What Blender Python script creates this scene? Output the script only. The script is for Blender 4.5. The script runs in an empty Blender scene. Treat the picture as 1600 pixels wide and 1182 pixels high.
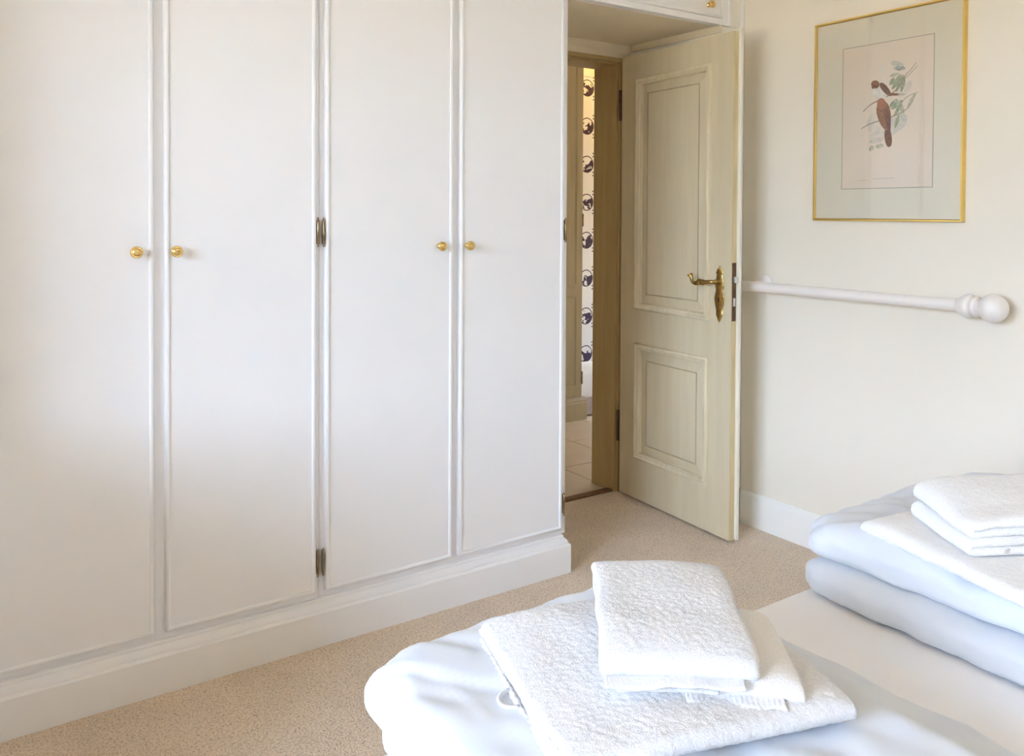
import bpy, bmesh, math, random
from mathutils import Vector, Matrix, noise

scene = bpy.context.scene
COL = scene.collection

# ------------------------------------------------------------------ camera
def make_camera():
    yaw, pitch, roll = 0.6012, 0.0188, 0.0051
    fw = Vector((math.sin(yaw)*math.cos(pitch), math.cos(yaw)*math.cos(pitch), -math.sin(pitch)))
    rt = Vector((math.cos(yaw), -math.sin(yaw), 0))
    up = rt.cross(fw)
    rt2 = rt*math.cos(roll) + up*math.sin(roll)
    up2 = rt2.cross(fw)
    cam = bpy.data.cameras.new('camera')
    cam.sensor_width = 36
    cam.lens = 1325.859/1600*36
    cam.shift_y = -(591-359.394)/1600
    cam.clip_start = 0.02
    o = bpy.data.objects.new('camera', cam)
    m = Matrix((rt2, up2, -fw)).transposed().to_4x4()
    m.translation = (-1.8895, -2.3698, 1.2862)
    o.matrix_world = m
    COL.objects.link(o)
    scene.camera = o
make_camera()

# ------------------------------------------------------------------ light
SKY = (0.59, 0.765, 1.06)
world = bpy.data.worlds.new('overcast_sky')
scene.world = world
world.use_nodes = True
bg = world.node_tree.nodes['Background']
bg.inputs[0].default_value = (*SKY, 1)
bg.inputs[1].default_value = 13.0
vs = scene.view_settings
vs.view_transform = 'Standard'
vs.look = 'None'
vs.gamma = 1
vs.use_curve_mapping = False
vs.exposure = 1.50
scene.cycles.diffuse_bounces = 8
scene.cycles.max_bounces = 14
scene.cycles.sample_clamp_indirect = 8
scene.cycles.adaptive_threshold = 0.018

sun = bpy.data.lights.new('sun', 'SUN'); sun.energy = 24; sun.color = (1.0, 0.82, 0.62); sun.angle = 0.01
so = bpy.data.objects.new('sun', sun); so.rotation_euler = (math.radians(-48), 0, 0); COL.objects.link(so)   # from behind the house, onto the gravel outside
def portal(name, loc, rot, sx, sy):
    l = bpy.data.lights.new(name, 'AREA')
    l.shape = 'RECTANGLE'; l.size = sx; l.size_y = sy
    l.cycles.is_portal = True
    o = bpy.data.objects.new(name, l)
    o.location = loc; o.rotation_euler = rot
    COL.objects.link(o)
WIN = dict(y0=-3.05, y1=-0.70, z0=0.80, z1=2.50)          # window in the left wall
XL, XW, XR, YB, ZC = -4.50, -2.05, 0.9145, -4.2, 2.6                # room: left, wardrobe end, right, back, ceiling
portal('window_portal', (XL-0.32, (WIN['y0']+WIN['y1'])/2, (WIN['z0']+WIN['z1'])/2), (0, -math.pi/2, 0), WIN['z1']-WIN['z0'], WIN['y1']-WIN['y0'])
BW = dict(x0=-0.60, x1=-0.20, z0=1.75, z1=2.40)            # unseen window added in the back wall for fill light
portal('fill_window_portal', ((BW['x0']+BW['x1'])/2, YB-0.17, (BW['z0']+BW['z1'])/2), (math.pi/2, 0, 0), BW['x1']-BW['x0'], BW['z1']-BW['z0'])
HW = dict(y0=1.75, y1=2.15, z0=0.3, z1=1.3)              # window at the end of the hall
portal('hall_window_portal', (3.45, (HW['y0']+HW['y1'])/2, (HW['z0']+HW['z1'])/2), (0, math.pi/2, 0), HW['z1']-HW['z0'], HW['y1']-HW['y0'])
def lamp(name, loc, energy, col, r):
    l = bpy.data.lights.new(name, 'POINT'); l.energy = energy; l.color = col; l.shadow_soft_size = r
    o = bpy.data.objects.new(name, l); o.location = loc; COL.objects.link(o)
lamp('hall_ceiling_lamp', (2.0, 1.75, 2.42), 3.0, (1.0, 0.58, 0.13), 0.08)

# ------------------------------------------------------------------ materials
def new_mat(name):
    m = bpy.data.materials.new(name); m.use_nodes = True
    nt = m.node_tree
    return m, nt, nt.nodes['Principled BSDF']
def mat(name, col, rough=0.5, col2=None, scale=(8, 8, 8), bump=0.0, bscale=60, bdist=0.002, metal=0.0, spec=0.5, sheen=0.0, detail=4, ramp=(0.35, 0.65), bscale3=None):
    m, nt, b = new_mat(name)
    N, K = nt.nodes.new, nt.links.new
    b.inputs['Base Color'].default_value = (*col, 1)
    b.inputs['Roughness'].default_value = rough
    b.inputs['Metallic'].default_value = metal
    b.inputs['Specular IOR Level'].default_value = spec
    if sheen:
        b.inputs['Sheen Weight'].default_value = sheen
        b.inputs['Sheen Roughness'].default_value = 0.5
    tc = N('ShaderNodeTexCoord')
    if col2 is not None:
        mp = N('ShaderNodeMapping'); mp.inputs['Scale'].default_value = scale
        K(tc.outputs['Object'], mp.inputs['Vector'])
        nz = N('ShaderNodeTexNoise'); nz.inputs['Scale'].default_value = 1; nz.inputs['Detail'].default_value = detail
        K(mp.outputs[0], nz.inputs['Vector'])
        cr = N('ShaderNodeValToRGB')
        cr.color_ramp.elements[0].position = ramp[0]; cr.color_ramp.elements[0].color = (*col, 1)
        cr.color_ramp.elements[1].position = ramp[1]; cr.color_ramp.elements[1].color = (*col2, 1)
        K(nz.outputs[0], cr.inputs[0]); K(cr.outputs[0], b.inputs['Base Color'])
    if bump:
        nb = N('ShaderNodeTexNoise'); nb.inputs['Scale'].default_value = bscale; nb.inputs['Detail'].default_value = 3
        if bscale3:
            m3 = N('ShaderNodeMapping'); m3.inputs['Scale'].default_value = bscale3
            K(tc.outputs['Object'], m3.inputs['Vector']); K(m3.outputs[0], nb.inputs['Vector']); nb.inputs['Scale'].default_value = 1
        else:
            K(tc.outputs['Object'], nb.inputs['Vector'])
        bp = N('ShaderNodeBump'); bp.inputs['Strength'].default_value = bump; bp.inputs['Distance'].default_value = bdist
        K(nb.outputs[0], bp.inputs['Height']); K(bp.outputs[0], b.inputs['Normal'])
    return m

M = {}
M['wall'] = mat('cream_wall_paint', (0.82, 0.755, 0.64), 0.85, (0.805, 0.74, 0.62), (3, 3, 3), bump=0.25, bscale=90, bdist=0.001)
M['ceiling'] = mat('white_ceiling_paint', (0.80, 0.73, 0.61), 0.9, bump=0.1, bscale=80)
M['white'] = mat('white_cupboard_paint', (0.86, 0.85, 0.85), 0.42, (0.85, 0.84, 0.835), (5, 5, 5), bump=0.06, bscale=140, bdist=0.0006)
M['trim'] = mat('white_trim_paint', (0.85, 0.83, 0.775), 0.45, bump=0.05, bscale=140, bdist=0.0006)
M['niche'] = mat('niche_bounce_tint', (0.80, 0.70, 0.52), 0.55, bump=0.05, bscale=140, bdist=0.0006)  # warm bounced shade of the niche put into the soffit and trim colour
M['door'] = mat('antiqued_cream_door_paint', (0.67, 0.58, 0.395), 0.5, (0.63, 0.54, 0.36), (26, 26, 2.2), bump=0.08, bscale3=(220, 220, 9), bdist=0.0008, detail=5)
M['door_moulding'] = mat('antiqued_moulding_paint', (0.73, 0.635, 0.44), 0.5, (0.66, 0.56, 0.37), (60, 60, 6), bump=0.1, bscale=160)
M['door_glaze'] = mat('brown_glaze_in_groove', (0.58, 0.48, 0.30), 0.6, (0.50, 0.40, 0.24), (50, 50, 8))
M['door_edge'] = mat('bare_yellow_door_edge', (0.70, 0.58, 0.33), 0.6, (0.60, 0.48, 0.26), (70, 70, 5))
M['door_lip'] = mat('cream_door_lip_paint', (0.84, 0.80, 0.70), 0.5, (0.80, 0.74, 0.60), (60, 60, 4))
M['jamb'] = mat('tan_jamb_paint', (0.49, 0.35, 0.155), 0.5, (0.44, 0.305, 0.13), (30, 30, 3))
M['threshold'] = mat('dark_oak_threshold', (0.22, 0.11, 0.04), 0.5, (0.14, 0.07, 0.03), (40, 6, 40))
M['brass'] = mat('polished_brass', (0.83, 0.58, 0.22), 0.2, metal=1.0)
M['old_brass'] = mat('aged_brass', (0.62, 0.43, 0.15), 0.33, (0.42, 0.27, 0.09), (90, 90, 90), metal=1.0, bump=0.2, bscale=180, bdist=0.001)
M['hinge'] = mat('tarnished_hinge_brass', (0.42, 0.31, 0.17), 0.3, (0.22, 0.15, 0.08), (160, 160, 60), metal=1.0)
M['bronze'] = mat('dark_bronze', (0.09, 0.05, 0.03), 0.4, (0.16, 0.09, 0.05), (90, 90, 40), metal=0.6)
M['steel'] = mat('nickel_latch', (0.72, 0.70, 0.70), 0.3, metal=0.9)
M['black'] = mat('keyhole_dark', (0.01, 0.008, 0.006), 0.8)
M['gold'] = mat('gilt_frame', (0.86, 0.62, 0.20), 0.28, metal=1.0, bump=0.08, bscale3=(20, 500, 20), bdist=0.0004)
M['mount'] = mat('pale_sage_mount_board', (0.88, 0.78, 0.59), 0.85)
M['paper'] = mat('aged_peach_paper', (0.93, 0.775, 0.60), 0.85, (0.90, 0.745, 0.57), (6, 6, 6))
M['rail'] = mat('white_painted_rail', (0.82, 0.76, 0.70), 0.45, bump=0.05, bscale=80)
M['sheet'] = mat('white_cotton_sheet', (0.90, 0.89, 0.90), 0.85, sheen=0.15, bump=0.08, bscale=500, bdist=0.0004)
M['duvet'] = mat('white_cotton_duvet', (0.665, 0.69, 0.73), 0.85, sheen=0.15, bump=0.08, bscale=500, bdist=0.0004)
M['terry'] = mat('white_terry_towelling', (0.755, 0.74, 0.735), 0.95, (0.68, 0.66, 0.65), (260, 260, 260), sheen=0.3, bump=0.45, bscale=450, bdist=0.003, detail=2)
M['terry_cream'] = mat('off_white_terry_towelling', (0.84, 0.815, 0.785), 0.95, (0.79, 0.76, 0.725), (300, 300, 300), sheen=0.3, bump=0.6, bscale=380, bdist=0.003, detail=2)
M['hem'] = mat('white_woven_hem', (0.70, 0.68, 0.665), 0.8, bump=0.6, bscale=240, bdist=0.002)
M['loop'] = mat('pale_blue_loop', (0.55, 0.68, 0.86), 0.8)
M['bed_base'] = mat('white_bed_base', (0.72, 0.70, 0.68), 0.8, bump=0.2, bscale=300, bdist=0.001)
M['wood'] = mat('beech_leg', (0.52, 0.36, 0.2), 0.5, (0.44, 0.29, 0.15), (40, 40, 4))
M['tile'] = mat('cream_hall_tile', (0.60, 0.50, 0.36), 0.4, (0.56, 0.46, 0.32), (9, 9, 9))
M['grout'] = mat('tile_grout', (0.50, 0.44, 0.35), 0.9)
M['hall_paint'] = mat('sage_hall_cupboard_paint', (0.54, 0.49, 0.34), 0.5, (0.49, 0.44, 0.30), (30, 30, 3))
M['hall_white'] = mat('hall_white_paint', (0.84, 0.84, 0.80), 0.5)
M['hall_carpet'] = mat('brown_hall_carpet', (0.30, 0.22, 0.17), 0.95, (0.22, 0.16, 0.13), (120, 120, 120), bump=0.6, bscale=250, bdist=0.004)
M['hedge'] = mat('hedge_green', (0.10, 0.11, 0.06), 0.9, (0.16, 0.15, 0.09), (2, 2, 2))
M['ground'] = mat('sunlit_gravel', (0.42, 0.35, 0.25), 0.9, (0.48, 0.41, 0.30), (0.3, 0.3, 0.3))

def carpet_mat():
    m, nt, b = new_mat('beige_loop_carpet')
    N, K = nt.nodes.new, nt.links.new
    b.inputs['Roughness'].default_value = 0.95
    b.inputs['Specular IOR Level'].default_value = 0.2
    b.inputs['Sheen Weight'].default_value = 0.2
    tc = N('ShaderNodeTexCoord')
    v = N('ShaderNodeTexVoronoi'); v.inputs['Scale'].default_value = 260
    K(tc.outputs['Object'], v.inputs['Vector'])
    cr = N('ShaderNodeValToRGB')
    e = cr.color_ramp.elements
    e[0].position = 0.0; e[0].color = (0.90, 0.755, 0.595, 1)
    e[1].position = 1.0; e[1].color = (0.54, 0.42, 0.315, 1)
    x = e.new(0.42); x.color = (0.86, 0.715, 0.56, 1)
    x = e.new(0.75); x.color = (0.73, 0.585, 0.445, 1)
    K(v.outputs['Distance'], cr.inputs[0])
    nz = N('ShaderNodeTexNoise'); nz.inputs['Scale'].default_value = 170; nz.inputs['Detail'].default_value = 3
    K(tc.outputs['Object'], nz.inputs['Vector'])
    r2 = N('ShaderNodeValToRGB'); r2.color_ramp.elements[0].position = 0.32; r2.color_ramp.elements[0].color = (0.72, 0.70, 0.68, 1)
    r2.color_ramp.elements[1].position = 0.55; r2.color_ramp.elements[1].color = (1, 1, 1, 1)
    K(nz.outputs[0], r2.inputs[0])
    mx = N('ShaderNodeMix'); mx.data_type = 'RGBA'; mx.blend_type = 'MULTIPLY'; mx.inputs[0].default_value = 1
    K(cr.outputs[0], mx.inputs[6]); K(r2.outputs[0], mx.inputs[7])
    n3 = N('ShaderNodeTexNoise'); n3.inputs['Scale'].default_value = 3.5; n3.inputs['Detail'].default_value = 2
    K(tc.outputs['Object'], n3.inputs['Vector'])
    r3 = N('ShaderNodeValToRGB'); r3.color_ramp.elements[0].position = 0.3; r3.color_ramp.elements[0].color = (0.93, 0.92, 0.91, 1)
    r3.color_ramp.elements[1].position = 0.7; r3.color_ramp.elements[1].color = (1.05, 1.05, 1.05, 1)
    K(n3.outputs[0], r3.inputs[0])
    m2 = N('ShaderNodeMix'); m2.data_type = 'RGBA'; m2.blend_type = 'MULTIPLY'; m2.inputs[0].default_value = 1
    K(mx.outputs[2], m2.inputs[6]); K(r3.outputs[0], m2.inputs[7])
    K(m2.outputs[2], b.inputs['Base Color'])
    bp = N('ShaderNodeBump'); bp.inputs['Strength'].default_value = 0.7; bp.inputs['Distance'].default_value = 0.004; bp.invert = True
    K(v.outputs['Distance'], bp.inputs['Height']); K(bp.outputs[0], b.inputs['Normal'])
    return m
M['carpet'] = carpet_mat()

def glass_mat(name, tint=(1, 1, 1), ior=1.45):
    m = bpy.data.materials.new(name); m.use_nodes = True
    nt = m.node_tree; nt.nodes.clear()
    N, K = nt.nodes.new, nt.links.new
    out = N('ShaderNodeOutputMaterial'); mix = N('ShaderNodeMixShader')
    tr = N('ShaderNodeBsdfTransparent'); tr.inputs[0].default_value = (*tint, 1)
    gl = N('ShaderNodeBsdfGlossy'); gl.inputs['Roughness'].default_value = 0.0
    fr = N('ShaderNodeFresnel'); fr.inputs[0].default_value = ior
    K(fr.outputs[0], mix.inputs[0]); K(tr.outputs[0], mix.inputs[1]); K(gl.outputs[0], mix.inputs[2]); K(mix.outputs[0], out.inputs[0])
    return m
M['pane'] = glass_mat('window_glass')
M['pic_glass'] = glass_mat('picture_glass', (0.99, 0.99, 0.99), 1.5)

def wallpaper_mat():
    """white paper with dark violet scenic roundels in a half-drop repeat and four-dot sprigs between"""
    m, nt, b = new_mat('roundel_wallpaper')
    N, K = nt.nodes.new, nt.links.new
    b.inputs['Roughness'].default_value = 0.8
    tc = N('ShaderNodeTexCoord'); sp = N('ShaderNodeSeparateXYZ'); K(tc.outputs['Object'], sp.inputs[0])
    def mth(op, a, c=None, d=None):
        n = N('ShaderNodeMath'); n.operation = op
        for i, q in enumerate((a, c, d)):
            if q is None: continue
            if isinstance(q, (int, float)): n.inputs[i].default_value = q
            else: K(q, n.inputs[i])
        return n.outputs[0]
    P = 0.265
    def cell(ox, oz, px=P, pz=P):
        x = mth('SUBTRACT', mth('MULTIPLY', mth('FRACT', mth('DIVIDE', mth('SUBTRACT', sp.outputs[0], ox), px)), px), px/2)
        z = mth('SUBTRACT', mth('MULTIPLY', mth('FRACT', mth('DIVIDE', mth('SUBTRACT', sp.outputs[2], oz), pz)), pz), pz/2)
        return x, z
    nz = N('ShaderNodeTexNoise'); nz.inputs['Scale'].default_value = 34; nz.inputs['Detail'].default_value = 2
    K(tc.outputs['Object'], nz.inputs['Vector'])
    n0 = mth('SUBTRACT', nz.outputs[0], 0.5)
    def roundel(ox, oz):
        x, z = cell(ox - P/2, oz - P/2)
        r = mth('SQRT', mth('ADD', mth('MULTIPLY', x, x), mth('MULTIPLY', z, z)))
        ring = mth('LESS_THAN', mth('ABSOLUTE', mth('SUBTRACT', r, 0.056)), 0.0032)
        inside = mth('LESS_THAN', r, 0.055)
        land = mth('LESS_THAN', mth('ADD', z, mth('MULTIPLY', n0, 0.14)), mth('MULTIPLY', mth('ABSOLUTE', x), 0.55))
        land = mth('MULTIPLY', land, mth('GREATER_THAN', mth('ADD', mth('MULTIPLY', x, 0.7), mth('MULTIPLY', n0, -0.25)), -0.022))
        return mth('MAXIMUM', ring, mth('MULTIPLY', inside, land))
    a = roundel(1.889, 2.165); c = roundel(1.889+P/2, 2.165+P/2)
    def dots(ox, oz):
        x, z = cell(ox - P/4, oz - P/4, P/2, P/2)
        dx = mth('SUBTRACT', mth('ABSOLUTE', x), 0.011); dz = mth('SUBTRACT', mth('ABSOLUTE', z), 0.011)
        return mth('LESS_THAN', mth('ADD', mth('MULTIPLY', dx, dx), mth('MULTIPLY', dz, dz)), 0.0055**2)
    d = dots(1.889+P/4, 2.165+P/4)
    f = mth('MAXIMUM', mth('MAXIMUM', a, c), d)
    mx = N('ShaderNodeMix'); mx.data_type = 'RGBA'
    K(f, mx.inputs[0]); mx.inputs[6].default_value = (0.86, 0.87, 0.88, 1); mx.inputs[7].default_value = (0.06, 0.035, 0.07, 1)
    K(mx.outputs[2], b.inputs['Base Color'])
    return m
M['wallpaper'] = wallpaper_mat()

# ------------------------------------------------------------------ mesh helpers
class MB:
    def __init__(s): s.v = []; s.f = []
    def add(s, vs, fs):
        o = len(s.v); s.v += [tuple(q) for q in vs]; s.f += [tuple(i+o for i in q) for q in fs]
        return s
    def box(s, x0, x1, y0, y1, z0, z1):
        return s.add([(x0,y0,z0),(x1,y0,z0),(x1,y1,z0),(x0,y1,z0),(x0,y0,z1),(x1,y0,z1),(x1,y1,z1),(x0,y1,z1)],
                     [(0,3,2,1),(4,5,6,7),(0,1,5,4),(1,2,6,5),(2,3,7,6),(3,0,4,7)])
    def bbox(s, x0, x1, y0, y1, z0, z1, r=0.003, seg=2):
        bm = bmesh.new()
        t = MB().box(x0,x1,y0,y1,z0,z1)
        vv = [bm.verts.new(q) for q in t.v]
        for q in t.f: bm.faces.new([vv[i] for i in q])
        bmesh.ops.bevel(bm, geom=bm.edges[:], offset=r, segments=seg, affect='EDGES', profile=0.5)
        bm.verts.index_update()
        s.add([q.co[:] for q in bm.verts], [[w.index for w in q.verts] for q in bm.faces]); bm.free()
        return s
    def frame(s, O, ua, ub, un, a0, a1, b0, b1, prof, close=False):
        """rectangular moulding with mitred corners; prof = [(inset, height)]"""
        O, ua, ub, un = map(Vector, (O, ua, ub, un))
        base = len(s.v); n = len(prof)
        for d, h in prof:
            for a, b in ((a0+d, b0+d), (a1-d, b0+d), (a1-d, b1-d), (a0+d, b1-d)):
                s.v.append(tuple(O + ua*a + ub*b + un*h))
        for i in range(n-1 if not close else n):
            j = (i+1) % n
            for k in range(4):
                l = (k+1) % 4
                s.f.append((base+i*4+k, base+i*4+l, base+j*4+l, base+j*4+k))
        return s
    def sweep(s, prof, P0, P1, ux, uz, caps=True):
        """straight extrusion of profile [(a, b)] (a along ux, b along uz) from P0 to P1"""
        P0, P1, ux, uz = map(Vector, (P0, P1, ux, uz)); n = len(prof); o = len(s.v)
        for P in (P0, P1):
            for a, b in prof: s.v.append(tuple(P + ux*a + uz*b))
        for i in range(n):
            j = (i+1) % n
            s.f.append((o+i, o+j, o+n+j, o+n+i))
        if caps: s.f.append(tuple(o+i for i in range(n))[::-1]); s.f.append(tuple(o+n+i for i in range(n)))
        return s
    def lathe(s, prof, O, ax, seg=24):
        """prof = [(radius, distance along axis)]"""
        O, ax = Vector(O), Vector(ax).normalized()
        t = Vector((0,0,1)) if abs(ax.z) < 0.9 else Vector((1,0,0))
        u = ax.cross(t).normalized(); w = ax.cross(u)
        o = len(s.v); n = len(prof)
        for r, d in prof:
            for k in range(seg):
                a = 2*math.pi*k/seg
                s.v.append(tuple(O + ax*d + (u*math.cos(a) + w*math.sin(a))*max(r, 1e-5)))
        for i in range(n-1):
            for k in range(seg):
                l = (k+1) % seg
                s.f.append((o+i*seg+k, o+i*seg+l, o+(i+1)*seg+l, o+(i+1)*seg+k))
        s.f.append(tuple(o+k for k in range(seg))[::-1]); s.f.append(tuple(o+(n-1)*seg+k for k in range(seg)))
        return s
    def tube(s, pts, rad, seg=10, flat=1.0):
        pts = [Vector(p) for p in pts]
        rad = rad if isinstance(rad, (list, tuple)) else [rad]*len(pts)
        o = len(s.v); u = None
        for i, p in enumerate(pts):
            d = (pts[min(i+1, len(pts)-1)] - pts[max(i-1, 0)]).normalized()
            if u is None:
                t = Vector((0,0,1)) if abs(d.z) < 0.9 else Vector((1,0,0))
                u = d.cross(t).normalized()
            u = (u - d*u.dot(d)).normalized(); w = d.cross(u)
            for k in range(seg):
                a = 2*math.pi*k/seg
                s.v.append(tuple(p + (u*math.cos(a)*flat + w*math.sin(a))*rad[i]))
        for i in range(len(pts)-1):
            for k in range(seg):
                l = (k+1) % seg
                s.f.append((o+i*seg+k, o+i*seg+l, o+(i+1)*seg+l, o+(i+1)*seg+k))
        n = len(pts)
        s.f.append(tuple(o+k for k in range(seg))[::-1]); s.f.append(tuple(o+(n-1)*seg+k for k in range(seg)))
        return s
    def prism(s, poly, O, ua, ub, un, h0, h1):
        O, ua, ub, un = map(Vector, (O, ua, ub, un)); n = len(poly); o = len(s.v)
        for h in (h0, h1):
            for a, b in poly: s.v.append(tuple(O + ua*a + ub*b + un*h))
        s.f.append(tuple(o+i for i in range(n))[::-1]); s.f.append(tuple(o+n+i for i in range(n)))
        for i in range(n):
            j = (i+1) % n; s.f.append((o+i, o+j, o+n+j, o+n+i))
        return s
    def build(s, name, m, parent=None, smooth=False, auto=None):
        me = bpy.data.meshes.new(name); me.from_pydata(s.v, [], s.f); me.update()
        bm = bmesh.new(); bm.from_mesh(me); bmesh.ops.recalc_face_normals(bm, faces=bm.faces[:]); bm.to_mesh(me); bm.free()
        me.materials.append(M[m] if isinstance(m, str) else m)
        if smooth or auto:
            for q in me.polygons: q.use_smooth = True
        if auto: me.set_sharp_from_angle(angle=math.radians(auto))
        o = bpy.data.objects.new(name, me); COL.objects.link(o)
        if parent is not None: o.parent = parent
        return o
def tag(o, label, cat, group=None):
    o['label'] = label; o['category'] = cat
    if group: o['group'] = group
    return o
def struct(o, label=None, cat=None):
    o['kind'] = 'structure'
    if label: o['label'] = label
    if cat: o['category'] = cat
    return o
def thing(name, loc, label=None, cat=None, group=None, rotz=0.0):
    o = bpy.data.objects.new(name, None); COL.objects.link(o)
    o.location = loc; o.rotation_euler = (0, 0, rotz); o.empty_display_size = 0.1
    if label: tag(o, label, cat, group)
    return o
def put(mb, dx=0, dy=0, dz=0):
    mb.v = [(x+dx, y+dy, z+dz) for x, y, z in mb.v]; return mb

# ------------------------------------------------------------------ room shell
struct(MB().box(XL-0.3, XR+0.3, YB-0.2, 0.60, -0.12, 0.0).build('floor', 'carpet'), 'beige speckled loop-pile carpet covering the bedroom floor', 'floor')
struct(MB().box(XL-0.3, 3.7, YB-0.2, 2.5, ZC, ZC+0.15).build('ceiling', 'ceiling'), 'plain white ceiling above the bedroom and hall', 'ceiling')
struct(MB().box(XR, XR+0.15, YB, 0.60, 0, ZC).build('wall_right', 'wall'), 'cream wall carrying the bird picture and white rail', 'wall')
w = MB().box(XL-0.3, BW['x0'], YB-0.15, YB, 0, ZC).box(BW['x1'], XR+0.15, YB-0.15, YB, 0, ZC).box(BW['x0'], BW['x1'], YB-0.15, YB, 0, BW['z0']).box(BW['x0'], BW['x1'], YB-0.15, YB, BW['z1'], ZC)
struct(w.build('wall_back', 'wall'), 'cream wall behind the bed head', 'wall')
w = MB()
w.box(XL-0.3, XL, YB, WIN['y0'], 0, ZC).box(XL-0.3, XL, WIN['y1'], 0.74, 0, ZC)
w.box(XL-0.3, XL, WIN['y0'], WIN['y1'], 0, WIN['z0']).box(XL-0.3, XL, WIN['y0'], WIN['y1'], WIN['z1'], ZC)
struct(w.build('wall_left', 'wall'), 'cream wall with the window that lights the bedroom', 'wall')
struct(MB().box(XW-.30, XW, -0.27, 0.60, 0, ZC).build('shade_return', 'wall'), 'unseen short wall return added to shade the left end of the wardrobes', 'wall')  # unseen return, added to darken the wardrobes' left end
struct(MB().bbox(XW-.75, XW-.02, -0.85, -0.272, 0, .82, .01).build('shade_ledge', 'wall'), 'unseen low block added to shade the lower left of the wardrobes', 'ledge')  # unseen block, added to keep window light off the low left doors
struct(MB().box(-90, 90, -90, 90, -0.8, -0.6).build('ground', 'ground'), 'sunlit gravel outside below the window', 'ground')
struct(MB().box(-36, -34, -36, 40, -0.6, 3.6).box(-36, 40, -36, -34, -0.6, 3.6).build('sky_blocking_hedge', 'hedge'), 'unseen tall hedge added outside to block the low sky', 'hedge')  # unseen, added so low sky does not reach the upper walls
DX0, DX1, DZ, DY0, DY1 = 0.0, 0.716, 1.985, 0.585, 0.735           # doorway opening
w = MB().box(XL, DX0, 0.60, DY1, 0, ZC).box(DX1+.0125, XR+0.15, 0.60, DY1, 0, ZC).box(DX0, DX1+.0125, 0.60, DY1, DZ+.0005, ZC)
struct(w.build('wall_front', 'wall'), 'cream wall with the doorway, behind the wardrobes', 'wall')

# window with two casements
wy0, wy1, wz0, wz1 = WIN['y0'], WIN['y1'], WIN['z0'], WIN['z1']
win = struct(thing('window_1', (XL-0.25, (wy0+wy1)/2, wz0)), 'white casement window in the left wall', 'window')
hy, hz = (wy1-wy0)/2, wz1-wz0
fr = MB()
fr.frame((0,0,0), (0,1,0), (0,0,1), (1,0,0), -hy, hy, 0, hz, [(0,-.03),(0,.03),(.05,.03),(.05,-.03)], close=True)
fr.build('window_frame', 'trim', win)
for sgn in (-1, 1):
    a0, a1 = (-hy+.045, -.005) if sgn < 0 else (.005, hy-.045)
    c = MB().frame((0,0,0), (0,1,0), (0,0,1), (1,0,0), a0, a1, .045, hz-.045, [(0,-.02),(0,.025),(.04,.025),(.045,.015),(.045,-.02)], close=True).build('casement', 'trim', win)
    MB().box(-.003, .003, a0+.04, a1-.04, .085, hz-.085).build('pane', 'pane', c)
MB().bbox(.02, .28, -hy-.04, hy+.04, -.03, .0, .006).build('window_sill', 'trim', win)

bwx = (BW['x1']-BW['x0'])/2; bwz = BW['z1']-BW['z0']
win = struct(thing('fill_window', ((BW['x0']+BW['x1'])/2, YB-.1, BW['z0'])), 'unseen white window added behind the bed for fill light', 'window')
MB().frame((0,0,0), (1,0,0), (0,0,1), (0,1,0), -bwx, bwx, 0, bwz, [(0,-.03),(0,.03),(.06,.03),(.06,-.03)], close=True).build('window_frame', 'trim', win)
MB().box(-bwx+.055, bwx-.055, -.003, .003, .055, bwz-.055).build('pane', 'pane', win)
# skirting on the right wall and back wall
SK = [(0,0),(0.016,0),(0.016,0.112),(0.0135,0.117),(0.0135,0.121),(0.010,0.130),(0.006,0.134),(0.005,0.1386),(0,0.1386)]
struct(MB().sweep(SK, (XR,-0.002,0), (XR,YB,0), (-1,0,0), (0,0,1)).build('baseboard_right', 'trim', auto=30), 'white moulded skirting board along the picture wall', 'skirting')
struct(MB().sweep(SK, (XL,YB,0), (XR-.02,YB,0), (0,1,0), (0,0,1)).build('baseboard_back', 'trim', auto=30), 'white skirting board behind the bed', 'skirting')
struct(MB().sweep(SK, (XL,YB+.02,0), (XL,.58,0), (1,0,0), (0,0,1)).build('baseboard_left', 'trim', auto=30), 'white skirting board below the window', 'skirting')

# ------------------------------------------------------------------ wardrobes
FY, DFY = 0.030, 0.016          # face-frame plane, door front plane
ZB, ZT = 0.158, 2.47            # door bottom and top
PL = [(0,0),(0,0.099),(0.003,0.104),(0.008,0.106),(0.008,0.110),(0.010,0.116),(0.0145,0.122),(0.0195,0.1255),(0.0195,0.130),(0.023,0.1345),(0.030,0.1365),(0.06,0.1365),(0.06,0)]
pl = MB()
# front run, mitred return on the right-hand end
n = len(PL); pts = []
for a, b in PL: pts.append((XW, a, b))
for a, b in PL: pts.append((-a, a, b))
for a, b in PL: pts.append((-a, 0.58, b))
fs = []
for blk in (0, 1):
    for i in range(n-1): fs.append((blk*n+i, blk*n+i+1, (blk+1)*n+i+1, (blk+1)*n+i))
pl.add(pts, fs)
tag(pl.build('plinth', 'white', auto=25), 'continuous white moulded plinth running along the floor under the wardrobe doors', 'plinth')

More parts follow.
